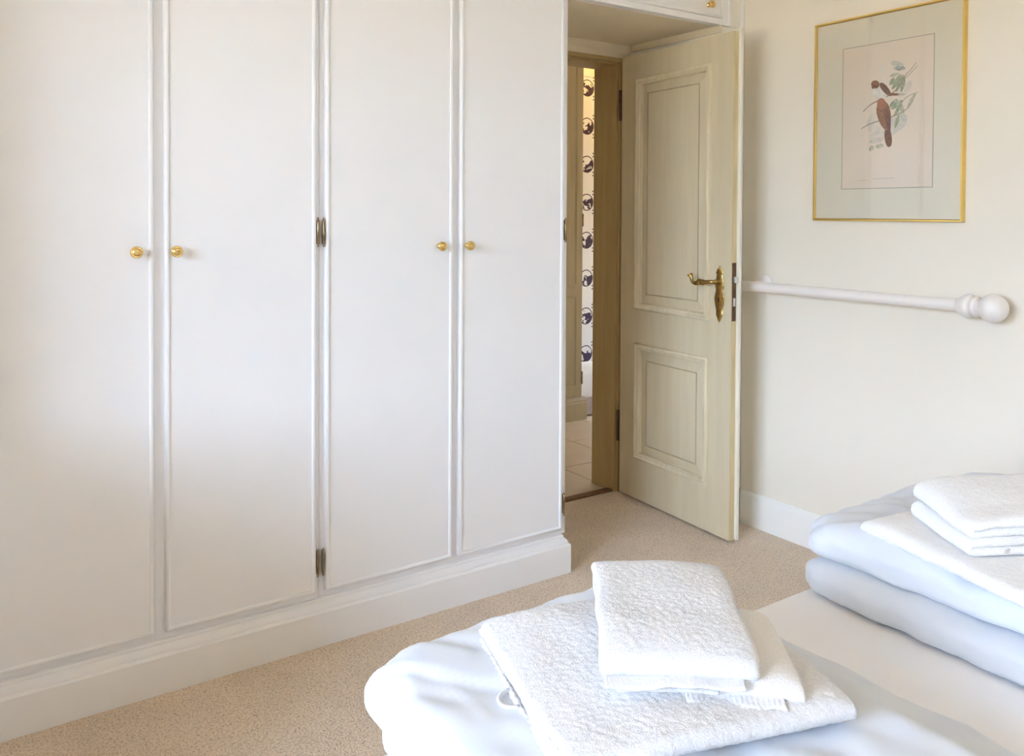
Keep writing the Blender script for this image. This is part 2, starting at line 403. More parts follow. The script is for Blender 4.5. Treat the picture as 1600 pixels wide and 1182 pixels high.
def knob(parent, x, y, z, r=0.0158):
    """turned brass knob, axis towards -y"""
    p = [(0.0085,0),(0.0098,0.0015),(0.0098,0.003),(0.006,0.0055),(0.0048,0.010),(0.0052,0.0145),(0.0085,0.017),(0.0135,0.0185),(r,0.0215),(r,0.0245),(0.0145,0.027),(0.0128,0.0282),(0.0118,0.0275),(0.0105,0.0278),(0.0085,0.0300),(0.0055,0.0315),(0.0042,0.0308),(0.003,0.0318),(0.0,0.0322)]
    return MB().lathe(p, (x, y, z), (0,-1,0), 28).build('knob', 'brass', parent, smooth=True)
def barrel_hinge(parent, x, z0, z1, y=DFY-0.004):
    mb = MB()
    r = 0.0036; zm = (z0+z1)/2
    mb.lathe([(0.0015,0),(0.003,0.003),(0.0022,0.006),(r,0.008),(r,zm-z0-0.0005),(r*0.8,zm-z0),(r,zm-z0+0.0005),(r,z1-z0-0.008),(0.0022,z1-z0-0.006),(0.003,z1-z0-0.003),(0.001,z1-z0)], (x,y,z0), (0,0,1), 14)
    mb.box(x-0.0010, x+0.0010, y, y+0.012, z0+0.008, z1-0.008)
    return mb.build('hinge', 'hinge', parent, auto=40)

BEAD = [(0.0,0.014),(0.0,-0.0005),(0.001,-0.003),(0.003,-0.0048),(0.006,-0.0056),(0.009,-0.0048),(0.011,-0.003),(0.0122,-0.0008),(0.0130,0.0015),(0.0142,0.0015),(0.0150,0.0)]
def wardrobe_door(parent, x0, x1, knob_x, hinge_x, ox, z0=ZB, z1=ZT, kz=1.1815, hinges=((1.186,1.273),(0.205,0.289),(2.20,2.287))):
    d = MB().box(x0+0.004-ox, x1-0.004-ox, DFY, FY-0.0005, z0+0.004, z1-0.004).build('door', 'white', parent)
    fm = MB().frame((0,DFY,0), (1,0,0), (0,0,1), (0,1,0), x0-ox, x1-ox, z0, z1, BEAD)
    fm.build('edge_moulding', 'white', d, auto=60)
    if knob_x is not None: knob(d, knob_x-ox, DFY, kz)
    if hinge_x is not None:
        for a, b in hinges: barrel_hinge(d, hinge_x-ox, a, b)
    return d
G1a, G1b = -1.4015, -1.3745
G2a, G2b = -0.9525, -0.9235
G3a, G3b = -0.4865, -0.4600
G4 = -0.0320
XM = (G2a+G2b)/2
def wardrobe(x0, x1, label, doors, stiles, fillers=()):
    ox = (x0+x1)/2
    t = thing('wardrobe', (ox, 0, 0), label, 'wardrobe', 'built-in white wardrobes')
    c = MB()
    c.box(x0-ox, x0-ox+0.018, FY+.02, 0.58, 0.137, 2.55).box(x1-ox-0.018, x1-ox, FY+.02, 0.58, 0.137, 2.55)
    c.box(x0-ox+.018, x1-ox-.018, 0.565, 0.58, 0.137, 2.55).box(x0-ox+.018, x1-ox-.018, FY+.02, 0.565, 0.137, 0.155)
    c.build('carcass', 'white', t)
    f = MB()
    f.box(x0-ox, x1-ox, FY, FY+.02, 0.1366, ZB+.006).box(x0-ox, x1-ox, FY, FY+.02, ZT-.006, 2.55)
    for a, b in stiles: f.box(a-ox, b-ox, FY, FY+.02, ZB+.006, ZT-.006)
    f.build('face_frame', 'white', t)
    for a, b in fillers: MB().box(a-ox, b-ox, DFY+.004, FY, ZB, ZT).build('filler_panel', 'white', t)
    for dd in doors: wardrobe_door(t, *dd, ox)
    MB().box(x0-ox, x1-ox, FY-.012, 0.58, 2.55, ZC).build('cornice', 'white', t)
    return t
wardrobe(XW+.002, XM-.0005, 'white wardrobe with paired flat doors at the left, farther from the open door',
         [(-1.855, G1a, -1.4481, None), (G1b, G2a, -1.3485, -0.9475)],
         [(XW+.002, -1.845), (G1a-.02, G1b+.02), (G2a-.02, XM-.0005)], fillers=[(XW+.01, -1.885)])
wardrobe(XM+.0005, -0.0065, 'white wardrobe with paired flat doors, directly left of the open doorway',
         [(G2b, G3a, -0.5373, -0.9305), (G3b, G4, -0.4317, -0.0245)],
         [(XM+.0005, G2b+.02), (G3a-.02, G3b+.02), (G4-.02, -0.0065)])

# overhead cupboard bridging the doorway niche
NX, ZS = 0.785, 2.062
oc = thing('overhead_cupboard', (0.39, 0, ZS), 'small white cupboard bridging the niche above the open door', 'cupboard')
X = lambda x: x-0.39
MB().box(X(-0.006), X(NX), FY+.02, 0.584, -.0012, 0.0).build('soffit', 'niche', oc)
b = MB().box(X(-0.006), X(NX+.05), FY+.02, 0.585, 0, 0.018).box(X(-0.006), X(NX+.05), .565, 0.585, .018, ZC-ZS)
b.build('carcass', 'white', oc)
b = MB().box(X(-0.006), X(NX+.042), FY-.014, FY+.02, 0, 0.024).box(X(NX-.012), X(NX+.042), FY-.012, FY+.02, .024, ZC-ZS).box(X(-0.006), X(0.02), FY-.002, FY+.02, .024, ZC-ZS).box(X(.02), X(NX-.012), FY-.002, FY+.02, ZT-ZS, ZC-ZS)
b.build('face_frame', 'white', oc)
dz0 = 0.03
d = MB().box(X(0.012), X(NX-.004), FY-.012, FY-.003, dz0, ZT-ZS).build('door', 'white', oc)
MB().frame((0,FY-.012,0), (1,0,0), (0,0,1), (0,1,0), X(0.008), X(NX), dz0-.004, ZT-ZS+.004, BEAD).build('edge_moulding', 'white', d, auto=60)
MB().box(X(NX+.035), X(NX+.05), FY-.020, FY-.011, 0.0, ZC-ZS).build('bead', 'white', oc)
k = knob(d, X(0.70), FY-.012, 2.131-ZS, 0.0145)

# niche right-hand panel, between soffit, doorway wall and picture wall
npan = thing('niche_panel', (0.85, 0.3, 0), 'white painted end panel lining the niche behind the open door', 'panel')
MB().box(NX-.85, XR-.85-.001, FY-.3, .585-.3, 0, ZS-.001).build('board', 'trim', npan)
MB().sweep([(0,0),(0.014,0),(0.014,0.112),(0.010,0.130),(0.004,0.1386),(0,0.1386)], (NX-.85, FY-.3, 0), (XR-.017-.85, FY-.3, 0), (0,-1,0), (0,0,1)).build('skirting', 'trim', npan)
MB().box(0.905-.85, XR-.85-.001, FY-.318, FY-.3, .14, ZC-.01).build('scribe_strip', 'trim', npan)
MB().box(NX+.052-.85, 0.905-.85, FY-.3-.002, FY-.28, ZS, ZC-.01).build('upper_filler', 'trim', npan)
# cornice strips under the soffit
CO = [(0,0),(0,-0.060),(0.010,-0.060),(0.012,-0.036),(0.018,-0.030),(0.020,-0.012),(0.028,0)]
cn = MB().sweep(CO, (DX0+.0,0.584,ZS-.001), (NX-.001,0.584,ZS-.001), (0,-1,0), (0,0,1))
struct(cn.build('trim_2', 'niche', auto=30), 'moulding strip tinted with warm bounced light, under the soffit above the doorway', 'trim')
CO2 = [(0,0),(0,-0.030),(0.008,-0.028),(0.010,-0.014),(0.014,0)]
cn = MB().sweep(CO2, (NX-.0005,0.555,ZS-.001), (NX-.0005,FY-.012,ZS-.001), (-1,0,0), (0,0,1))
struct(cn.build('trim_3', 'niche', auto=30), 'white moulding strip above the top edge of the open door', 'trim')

# door frame lining the opening
fr = thing('door_frame', (0.716, 0.585, 0)); struct(fr, 'tan painted frame lining the doorway', 'door frame')
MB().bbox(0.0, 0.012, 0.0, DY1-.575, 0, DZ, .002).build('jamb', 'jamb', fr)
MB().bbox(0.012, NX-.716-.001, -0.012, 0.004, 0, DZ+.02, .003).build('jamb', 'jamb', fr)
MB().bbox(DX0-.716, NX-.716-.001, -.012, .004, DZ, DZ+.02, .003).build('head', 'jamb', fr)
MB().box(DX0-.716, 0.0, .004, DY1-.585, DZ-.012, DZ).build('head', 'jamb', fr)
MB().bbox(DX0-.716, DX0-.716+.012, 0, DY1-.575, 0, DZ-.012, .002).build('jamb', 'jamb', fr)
struct(MB().bbox(DX0+.012, NX-.06, .592, .632, -.005, .009, .003).build('trim_4', 'threshold'), 'dark wooden threshold strip where carpet meets hall tiles', 'threshold')

# ------------------------------------------------------------------ the open door
H = Vector((0.7241, 0.5558)); Nn = Vector((0.677, -0.1367)); dv = Nn-H; DW = dv.length
door = thing('door_1', (H.x, H.y, 0), rotz=math.atan2(dv.y, dv.x))
struct(door, 'antiqued cream panelled door standing open against the niche', 'door')
# local: x along the leaf from hinge to latch edge, -y towards the viewer
T = 0.027; ZD = 2.0; R0 = 0.011
P1 = (0.108, 0.577, 0.862, 1.892); P2 = (0.112, 0.575, 0.192, 0.712)
lf = MB()
xs = [0, P1[0]+.028, P1[1]-.028, DW]; 
lf.box(0, xs[1], 0, T, R0, ZD).box(xs[2], DW, 0, T, R0, ZD)
for za, zb in ((R0, P2[2]+.028), (P2[3]-.028, P1[2]+.028), (P1[3]-.028, ZD)): lf.box(xs[1], xs[2], 0, T, za, zb)
leaf = lf.build('leaf', 'door', door)
MB().box(DW, DW+.0006, .0005, T-.001, R0, ZD).build('edge', 'door_edge', leaf)
MB().bbox(.0, DW+.0125, T, T+.014, R0+.002, ZD+.010, .002).build('rebate_lip', 'door_lip', leaf)
PM = [(0.0,0.0),(0.0005,-0.008),(0.003,-0.0135),(0.008,-0.0155),(0.012,-0.0135),(0.0145,-0.0095),(0.018,-0.0085),(0.022,-0.0100),(0.0255,-0.0075),(0.0280,0.004),(0.0290,0.012)]
PF = [(0.0285,0.0118),(0.034,0.0118),(0.070,0.0020)]
PG = [(0.070,0.0020),(0.0708,0.0065),(0.0748,0.0065),(0.0755,0.0025)]
for p in (P1, P2):
    pn = MB().frame((0,0,0), (1,0,0), (0,0,1), (0,1,0), *p, PF)
    a0, a1, b0, b1 = p; q = .0755
    pn.add([(a0+q,.0025,b0+q),(a1-q,.0025,b0+q),(a1-q,.0025,b1-q),(a0+q,.0025,b1-q)], [(0,1,2,3)])
    pn = pn.build('panel', 'door', door)
    MB().frame((0,0,0), (1,0,0), (0,0,1), (0,1,0), *p, PG).build('panel_groove', 'door_glaze', pn)
    MB().frame((0,0,0), (1,0,0), (0,0,1), (0,1,0), *p, PM).build('panel_moulding', 'door_moulding', pn, auto=50)
# ornate brass handle
hx, hz = DW-0.062, 1.023
half = [(0.0,0.060),(0.003,0.056),(0.004,0.050),(0.0085,0.046),(0.009,0.041),(0.012,0.036),(0.0125,0.031),(0.009,0.027),(0.0105,0.018),(0.0115,0.008),(0.0135,-0.004),(0.0140,-0.013),(0.0155,-0.022),(0.0120,-0.027),(0.0115,-0.034),(0.0150,-0.046),(0.0178,-0.060),(0.0175,-0.074),(0.0150,-0.088),(0.0115,-0.103),(0.0105,-0.116),(0.0125,-0.123),(0.0100,-0.130),(0.0075,-0.134),(0.006,-0.142),(0.0025,-0.149),(0.0,-0.153)]
half = [(a*1.62, b*1.06) for a, b in half]
poly = [(-a, b) for a, b in half] + [(a, b) for a, b in half[-2:0:-1]]
def plate_mesh():
    mb = MB(); n = len(poly); o = 0
    rings = ((1.0, 0.0), (1.0, -0.0022), (0.82, -0.0042), (0.45, -0.0058))
    for s_, h in rings:
        for a, b in poly: mb.v.append((hx+a*s_, h, hz + (b+.048)*(1-(1-s_)*0.12) - .048))
    for i in range(3):
        for k in range(n):
            l = (k+1) % n; mb.f.append((i*n+k, i*n+l, (i+1)*n+l, (i+1)*n+k))
    mb.f.append(tuple(3*n+k for k in range(n)))
    return mb
plate = plate_mesh().build('handle_plate', 'old_brass', door, auto=40)
plate['label'] = 'ornate aged brass backplate'
kh = MB().lathe([(0.0032,0),(0.0032,0.0008)], (hx, -.0058, hz-.066), (0,-1,0), 12).box(hx-.0021, hx+.0021, -.0066, -.0056, hz-.080, hz-.066)
kh.build('keyhole', 'black', plate)
MB().lathe([(0.0105,0),(0.0115,0.003),(0.0085,0.007),(0.0075,0.014),(0.0095,0.018),(0.0095,0.023),(0.0065,0.028),(0.0062,0.040)], (hx, -.004, hz), (0,-1,0), 20).build('handle_neck', 'old_brass', door, smooth=True)
path = [(0.006,-.041,0),(-.004,-.046,0.000),(-.016,-.049,-.001),(-.030,-.050,-.003),(-.042,-.050,-.004),(-.054,-.050,-.001),(-.064,-.050,-.004),(-.076,-.051,-.009),(-.086,-.052,-.010),(-.096,-.053,-.006),(-.103,-.053,0.004),(-.106,-.053,0.014),(-.110,-.053,0.020)]
rad = [.0080,.0082,.0076,.0084,.0118,.0096,.0126,.0096,.0080,.0074,.0070,.0066,.0078]
def smooth_path(P, R, k=4):
    out, ro = [], []
    for i in range(len(P)-1):
        p0, p1, p2, p3 = [Vector(P[max(0, min(len(P)-1, i+j))]) for j in (-1, 0, 1, 2)]
        for s_ in range(k):
            t = s_/k
            out.append(0.5*((2*p1) + (p2-p0)*t + (2*p0-5*p1+4*p2-p3)*t*t + (3*p1-p0-3*p2+p3)*t**3)); ro.append(R[i]*(1-t)+R[i+1]*t)
    out.append(Vector(P[-1])); ro.append(R[-1])
    return out, ro
pp, rr = smooth_path([(hx+a, b, hz+c) for a, b, c in path], rad)
lv = MB().tube(pp, rr, 14)
lv.lathe([(0.006,0),(0.0105,0.002),(0.012,0.005),(0.010,0.0075),(0.004,0.009)], (hx-.111, -.053, hz+.018), (-.55,0,.83), 16)
lv.build('lever', 'old_brass', door, smooth=True)
# lock case on the latch edge
lk = MB().box(DW+.0006, DW+.0020, .003, T-.004, .872, 1.100).build('lock_plate', 'bronze', door)
lk['label'] = 'dark bronze lock faceplate'
MB().bbox(DW+.002, DW+.013, .007, T-.004, 1.022, 1.046, .002).build('latch_bolt', 'steel', lk)
MB().box(DW+.002, DW+.0035, .008, T-.008, .930, .962).build('dead_bolt', 'steel', lk)
for z0, z1 in ((1.715, 1.855), (0.243, 0.385)):
    hg = MB().box(-.014, -.002, -.004, .0, z0, z1)
    hg.lathe([(.003,0),(.0055,.003),(.0055,(z1-z0)/2-.001),(.004,(z1-z0)/2),(.0055,(z1-z0)/2+.001),(.0055,z1-z0-.003),(.003,z1-z0)], (-.008, -.006, z0), (0,0,1), 14)
    h_ = hg.build('hinge', 'bronze', door, auto=40); h_['label'] = 'dark bronze hinge'

# ------------------------------------------------------------------ hall beyond the doorway
hf = struct(MB().box(-0.7, 3.45, 0.60, 2.40, -0.12, -0.004).build('floor_hall', 'grout'), 'cream tiled hall floor seen through the doorway', 'floor')
tile_me = None
for i in range(5):
    for j in range(3):
        x0, y0 = 0.02+i*0.36, 0.636+j*0.37
        if tile_me is None:
            t = MB().bbox(-.178, .178, -.183, .183, -.008, 0.0, .002, 1).build('tile', 'tile', hf); tile_me = t.data
        else:
            t = bpy.data.objects.new('tile', tile_me); COL.objects.link(t); t.parent = hf
        t.location = (x0+.18, y0+.185, 0)
struct(MB().box(-0.7, 3.45, 2.22, 2.35, 0, ZC).build('wall_hall', 'wallpaper'), 'hall wall papered with dark scenic roundels on white', 'wall')
struct(MB().box(-0.85, -0.7, 0.60, 2.35, 0, ZC).build('wall_hall_end', 'wall'), 'plain hall end wall', 'wall')
w = MB().box(3.30, 3.45, 0.60, HW['y0'], 0, ZC).box(3.30, 3.45, HW['y1'], 2.35, 0, ZC).box(3.30, 3.45, HW['y0'], HW['y1'], 0, HW['z0']).box(3.30, 3.45, HW['y0'], HW['y1'], HW['z1'], ZC)
struct(w.build('wall_hall_window', 'wall'), 'far hall wall with a window opening', 'wall')
struct(MB().box(XR+.15, 3.30, 0.60, DY1, 0, ZC).build('wall_hall_front', 'wall'), 'hall wall beside the doorway', 'wall')
struct(MB().sweep([(0,0),(.018,0),(.018,.17),(.012,.19),(.012,.215),(.004,.25),(0,.255)], (0.3,2.22,0), (3.3,2.22,0), (0,-1,0), (0,0,1)).build('baseboard_hall', 'hall_white', auto=30), 'tall white skirting board under the hall wallpaper', 'skirting')
struct(MB().box(0.3, 3.3, 2.205, 2.22, 2.245, 2.45).build('trim_5', 'hall_white'), 'plain pale band above the hall wallpaper', 'trim')
tag(MB().bbox(1.535, 2.75, 1.80, 2.195, 0.0, 0.010, .003).build('hall_carpet', 'hall_carpet'), 'strip of brown carpet below the hall wallpaper', 'carpet')
# panelled hall cupboard
hc = thing('hall_cupboard', (0.95, 1.95, 0), 'tall sage panelled cupboard seen through the narrow doorway gap', 'cupboard')
hb = lambda x: x-.95
MB().box(hb(.42), hb(1.477), -.19, .24, .14, 2.45).build('body', 'hall_paint', hc)
PLH = [(0,0),(0,.105),(.006,.115),(.006,.122),(.016,.134),(.02,.14),(.03,.14),(.03,0)]
MB().sweep(PLH, (hb(.40), -.215, 0), (hb(1.503), -.215, 0), (0,1,0), (0,0,1)).box(hb(1.477), hb(1.503), -.185, .24, 0, .11).build('plinth', 'hall_paint', hc)
for x0, x1, hgx in ((.46, .955, None), (.965, 1.462, 1.462)):
    dr = MB().box(hb(x0), hb(x1), -.210, -.1905, .165, 2.42).build('door', 'hall_paint', hc)
    for z0, z1 in ((.205, .79), (.835, 2.36)):
        MB().frame((0,-.210,0), (1,0,0), (0,0,1), (0,1,0), hb(x0+.045), hb(x1-.035), z0, z1, [(0,0),(.002,-.008),(.012,-.010),(.020,-.004),(.024,0),(.026,.001)]).build('panel_moulding', 'hall_paint', dr, auto=50)
    if hgx:
        for z0 in (.225, 1.21): MB().lathe([(.002,0),(.005,.004),(.005,.076),(.002,.08)], (hb(hgx)+.002, -.212, z0), (0,0,1), 10).build('hinge', 'hinge', dr, auto=40)

# ------------------------------------------------------------------ picture
pic = thing('framed_picture', (XR, -0.6285, 1.267), 'gilt-framed bird print under glass hanging on the cream wall', 'picture')
PA0, PA1, PB1 = -0.2845, 0.2845, 0.743            # local a runs along -y (to the right), b = z
def pa(a): return a
UA, UB, UN = (0,-1,0), (0,0,1), (-1,0,0)
MB().frame((0,0,0), UA, UB, UN, PA0, PA1, 0, PB1, [(0,.001),(0,.021),(.001,.0225),(.0065,.0225),(.0085,.019),(.0085,.001)], close=True).build('frame', 'gold', pic)
MB().prism([(PA0+.006,.006),(PA1-.006,.006),(PA1-.006,PB1-.006),(PA0+.006,PB1-.006)], (0,0,0), UA, UB, UN, .002, .012).build('mount', 'mount', pic)
pr0, pr1, pb0, pb1 = PA0+.119, PA0+.462, .119, .633
pap = MB().prism([(pr0,pb0),(pr1,pb0),(pr1,pb1),(pr0,pb1)], (0,0,0), UA, UB, UN, .012, .0124).build('print', 'paper', pic)
MB().frame((0,0,.0), UA, UB, UN, pr0-.003, pr1+.003, pb0-.003, pb1+.003, [(0,.0121),(0,.0127),(.003,.0127),(.003,.0121)], close=True).build('mount_bevel', mat('mount_bevel_line', (0.52, 0.43, 0.30), 0.8), pic)
MB().box(-.0178, -.0170, -.2775, .2775, .0075, PB1-.0075).build('glass_pane', 'pic_glass', pic)
INK = {}
def ink(c, c2=None, sc=60):
    key = (c, c2)
    if key not in INK: INK[key] = mat('print_ink', c, 0.85, c2, (sc, sc, sc), ramp=(0.4, 0.6))
    return INK[key]
LAY = [0.01245]
def mm(p): return (PA0 + p[0]/1000, p[1]/1000)
def ell(name, cx, cy, rx, ry, ang, c, c2=None, sc=60, p=2.0, taper=0.0):
    pts = []
    for k in range(28):
        t = 2*math.pi*k/28; u, v_ = math.cos(t), math.sin(t)
        u = math.copysign(abs(u)**(2/p), u); v_ = math.copysign(abs(v_)**(2/p), v_)*(1-taper*u)
        x, y = u*rx, v_*ry; a = math.radians(ang)
        pts.append(mm((cx + x*math.cos(a) - y*math.sin(a), cy + x*math.sin(a) + y*math.cos(a))))
    LAY[0] += 0.00003
    return MB().prism(pts, (0,0,0), UA, UB, UN, .0124, LAY[0]).build(name, ink(c, c2, sc), pap)
def stroke(name, P, w0, c):
    P, ww = smooth_path([(a, 0, b) for a, b in P], w0)
    L, Rr = [], []
    for i, q in enumerate(P):
        d = (P[min(i+1, len(P)-1)]-P[max(i-1, 0)]).normalized(); nx, nz_ = -d.z, d.x
        L.append(mm((q.x+nx*ww[i], q.z+nz_*ww[i]))); Rr.append(mm((q.x-nx*ww[i], q.z-nz_*ww[i])))
    LAY[0] += 0.00003
    mb = MB()
    for i in range(len(L)-1): mb.prism([L[i], L[i+1], Rr[i+1], Rr[i]], (0,0,0), UA, UB, UN, .0124, LAY[0])
    return mb.build(name, ink(c), pap)
PC = (0.90, 0.75, 0.58)
ell('wash', 252, 350, 34, 36, 30, PC, (0.76,0.67,0.54), 40)
ell('wash', 284, 312, 60, 20, 14, PC, (0.74,0.65,0.52), 50)
ell('wash', 256, 288, 28, 9, 8, (0.82,0.70,0.54), (0.66,0.58,0.45), 90)
ell('wash', 336, 350, 36, 32, 40, (0.80,0.70,0.55), (0.68,0.62,0.50), 45)
ell('wash', 300, 470, 60, 90, 20, (0.93,0.775,0.60), (0.87,0.75,0.60), 20)
ell('tuft', 237, 262, 12, 8, 40, (0.46,0.40,0.24), (0.78,0.66,0.48), 160)
ell('tuft', 268, 268, 15, 8, 10, (0.44,0.39,0.23), (0.76,0.64,0.46), 160)
GL, GR, GB = (0.50,0.48,0.28), (0.32,0.34,0.18), (0.60,0.57,0.44)
for a in ((331,550,26,11,-22,GB,(0.74,0.67,0.54)), (340,534,22,8,-8,(0.30,0.30,0.24),GB), (320,514,18,6,8,GB,GL), (313,492,15,8,55,GL,GR), (329,488,30,9,58,GL,GR), (341,482,32,8,66,GR,GL), (353,478,28,8,78,GL,GR),
          (372,466,22,12,62,(0.76,0.65,0.54),(0.84,0.71,0.56)), (338,444,27,5,-6,(0.52,0.45,0.32),(0.68,0.58,0.43)), (318,415,20,7,40,GR,GB), (332,408,26,9,30,GL,GR), (346,400,27,9,-62,GB,GL), (335,390,26,6,58,GR,GL), (384,416,28,6.5,62,GL,(0.66,0.61,0.40)), (356,362,20,10,-60,GB,(0.72,0.66,0.53)), (333,350,24,6,72,GL,GR)):
    ell('leaf', *a, 90, 1.7)
BR_ = (0.36, 0.27, 0.17)
stroke('branch', [(202,396),(226,416),(257,429),(290,440),(318,453),(338,470),(353,494),(366,512),(380,522),(401,546)], [1.2,1.4,2.2,2.2,2,1.6,1.4,1.2,1,.6], BR_)
stroke('branch', [(353,494),(376,508),(407,536)], [1,.9,.5], BR_)
stroke('branch', [(196,335),(222,347),(253,355),(290,362),(320,370),(346,378),(370,391),(386,410),(402,440)], [1,1.4,1.6,1.6,1.6,1.4,1.2,1,.5], BR_)
stroke('branch', [(344,400),(358,423),(380,436),(409,444)], [1,1,.9,.5], BR_)
RU, RU2, DK = (0.42,0.165,0.05), (0.28,0.10,0.03), (0.17,0.065,0.025)
# white-breasted bird
ell('bird_body', 266, 460, 33, 23, -48, (0.92,0.84,0.72), (0.80,0.70,0.56), 60, 2.2)
ell('bird_wing', 289, 466, 33, 10.5, -50, RU2, DK, 120, 1.9, 0.2)
ell('bird_tail', 318, 446, 22, 4.5, -8, RU2, DK, 120)
ell('bird_head', 249, 489, 17, 14, -30, RU, RU2, 120)
ell('bird_face', 250, 483, 12, 4, -12, DK, RU2, 120)
ell('beak', 238, 478, 4, 2.4, -60, (0.05,0.03,0.02))
# rufous bird seen from behind
ell('bird_tail', 301, 296, 34, 13, -82, RU2, DK, 150, 2.3)
ell('bird_body', 285, 374, 54, 25, -76, RU, RU2, 120, 2.1, 0.25)
ell('bird_wing', 299, 360, 44, 9, -80, DK, RU2, 160, 1.8)
ell('bird_wing', 275, 372, 34, 7, -72, (0.48,0.21,0.07), RU2, 160, 1.8)
ell('bird_head', 273, 418, 20, 16, -80, (0.52,0.17,0.06), RU, 120)
# the faint, unreadable caption lines
for a0, a1, b0 in ((240, 325, 151), (181, 220, 146)):
    mb = MB(); random.seed(a0); x = a0
    while x < a1:
        wd = random.uniform(1.0, 2.6); hh = random.uniform(1.2, 2.2)
        p0, p1 = mm((x, b0)), mm((x+wd*.75, b0+hh))
        mb.prism([p0, (p1[0], p0[1]), p1, (p0[0], p1[1])], (0,0,0), UA, UB, UN, .0124, .01255); x += wd
    mb.build('caption_line', ink((0.60,0.48,0.34)), pap)

# ------------------------------------------------------------------ white rail on the right wall
RX, RZ = 0.8445, 0.9985
rl = thing('wall_rail', (RX, -0.5, RZ), 'white turned wooden pole with ball finial mounted low on the cream wall', 'rail')
MB().lathe([(.0205,0),(.0205,.955)], (0, .52, 0), (0,-1,0), 28).build('pole', 'rail', rl, auto=40)
fp = [(.0205,0),(.024,.006),(.031,.016),(.0375,.028),(.040,.036),(.040,.043),(.036,.049),(.027,.052),(.0265,.055),(.0335,.058),(.035,.063),(.0335,.067),(.028,.069),(.0275,.072)]
for i in range(0, 15):
    t = math.pi*(0.16 + 0.84*i/14); fp.append((.0455*math.sin(t), .113-.0455*math.cos(t)*0.95))
fi = MB().lathe(fp, (0, -.428, 0), (0,-1,0), 32).build('finial', 'rail', rl, auto=50)
for y in (.39,):
    pr = MB().lathe([(.036,0),(.036,.004),(.033,.008),(.028,.009),(.016,.011),(.011,.016),(.010,XR-RX)], (XR-RX-.0005, y, .012 if y > 0 else 0), (-1,0,0), 28)
    pr.build('wall_bracket', 'rail', rl, auto=40)

# ------------------------------------------------------------------ bed
BX0, BX1, BY0, BY1, BZ = -1.56, 0.62, -3.30, -1.224, 0.48
bed = thing('bed', ((BX0+BX1)/2, (BY0+BY1)/2, 0), 'wide white-sheeted bed in the foreground, foot end towards the wardrobes', 'bed')
bx, by = (BX1-BX0)/2, (BY1-BY0)/2
MB().bbox(-bx, bx, -by, by, .26, BZ, .02, 5).build('mattress', 'sheet', bed, smooth=True)
MB().bbox(-bx+.012, bx-.012, -by+.012, by-.012, .10, .265, .012, 2).build('base', 'bed_base', bed)
for sx in (-1, 1):
    for sy in (-1, 1):
        MB().lathe([(.022,0),(.03,.10)], (sx*(bx-.12), sy*(by-.12), 0), (0,0,1), 16).build('leg', 'wood', bed, smooth=True)

def fbm(x, y, z, o=3):
    s_ = 0; a = 1
    for i in range(o):
        s_ += a*noise.noise((x, y, z)); x *= 2.03; y *= 2.03; z *= 2.03; a *= .5
    return s_
def puff(mb, cx, cy, ax, ay, z0, z1, seed, nx=90, ny=100, wr=0.006, rot=0.0, pw=9.0, flat=1.0, lump=0.012, topfn=None):
    """soft rounded pad between heights z0 and z1"""
    o = len(mb.v); zc = (z0+z1)/2; hh = (z1-z0)/2
    cr, sr = math.cos(rot), math.sin(rot)
    def P(i, j, top):
        u = math.sin(math.pi/2*(-1+2*i/nx)); v_ = math.sin(math.pi/2*(-1+2*j/ny))
        mx = max(abs(u), abs(v_)); k = mx/((abs(u)**pw+abs(v_)**pw)**(1/pw)) if mx > 1e-6 else 1
        d = (1-mx)*min(ax, ay)
        q = max(0.0, 1-d/(hh*1.35)); e = math.sqrt(max(0.0, 1-q*q))
        e = e*(0.93+0.07*min(1, d/.15))
        x = u*k*ax + 0.016*noise.noise((v_*4+seed, seed, 0))*abs(u)**3
        y = v_*k*ay + 0.018*noise.noise((u*5+seed, 7+seed, 0))*abs(v_)**3
        sd = .014*fbm((cx+x)*11+seed, (cy+y)*11, (top*2-1)*e*.5+seed, 2)*q
        x += math.copysign(sd, u)*(abs(u) > abs(v_)*.8); y += math.copysign(sd, v_)*(abs(v_) > abs(u)*.8)
        X_, Y_ = cx + x*cr - y*sr, cy + x*sr + y*cr
        if top:
            z = zc + hh*e
            z += lump*noise.noise((X_*4+seed, Y_*4, 3.1))*e
            a = fbm(X_*9+seed, Y_*4.5, 1.7+seed, 2)
            z += wr*(0.5-abs(a))*e
            b_ = fbm(X_*6+Y_*5+seed, Y_*3-X_*2, 4.0, 2)
            g_ = max(0, 1-abs(b_)*2.6); z -= wr*0.7*g_*g_*(3-2*g_)*e
        else:
            z = zc - hh*(e**.42)*flat
        if topfn: z = max(z + topfn(X_, Y_), .4815 if top else .4800)
        return (X_, Y_, z)
    for top in (1, 0):
        for i in range(nx+1):
            for j in range(ny+1): mb.v.append(P(i, j, top))
    st = (nx+1)*(ny+1)
    for top in (0, 1):
        for i in range(nx):
            for j in range(ny):
                a = o+top*st+i*(ny+1)+j
                mb.f.append((a, a+1, a+ny+2, a+ny+1) if top else (a, a+ny+1, a+ny+2, a+1))
    for i in range(nx):
        for j in (0, ny):
            a = o+i*(ny+1)+j; mb.f.append((a, a+ny+1, a+st+ny+1, a+st))
    for j in range(ny):
        for i in (0, nx):
            a = o+i*(ny+1)+j; mb.f.append((a, a+1, a+st+1, a+st))
    return mb
def finish(o):
    bm = bmesh.new(); bm.from_mesh(o.data); bmesh.ops.remove_doubles(bm, verts=bm.verts[:], dist=1e-5)
    bmesh.ops.recalc_face_normals(bm, faces=bm.faces[:]); bm.to_mesh(o.data); bm.free()
    for q in o.data.polygons: q.use_smooth = True
    return o
d1 = MB()
puff(d1, -1.000, -1.60, .310, .395, .4795, .540, 3.3, lump=.004)
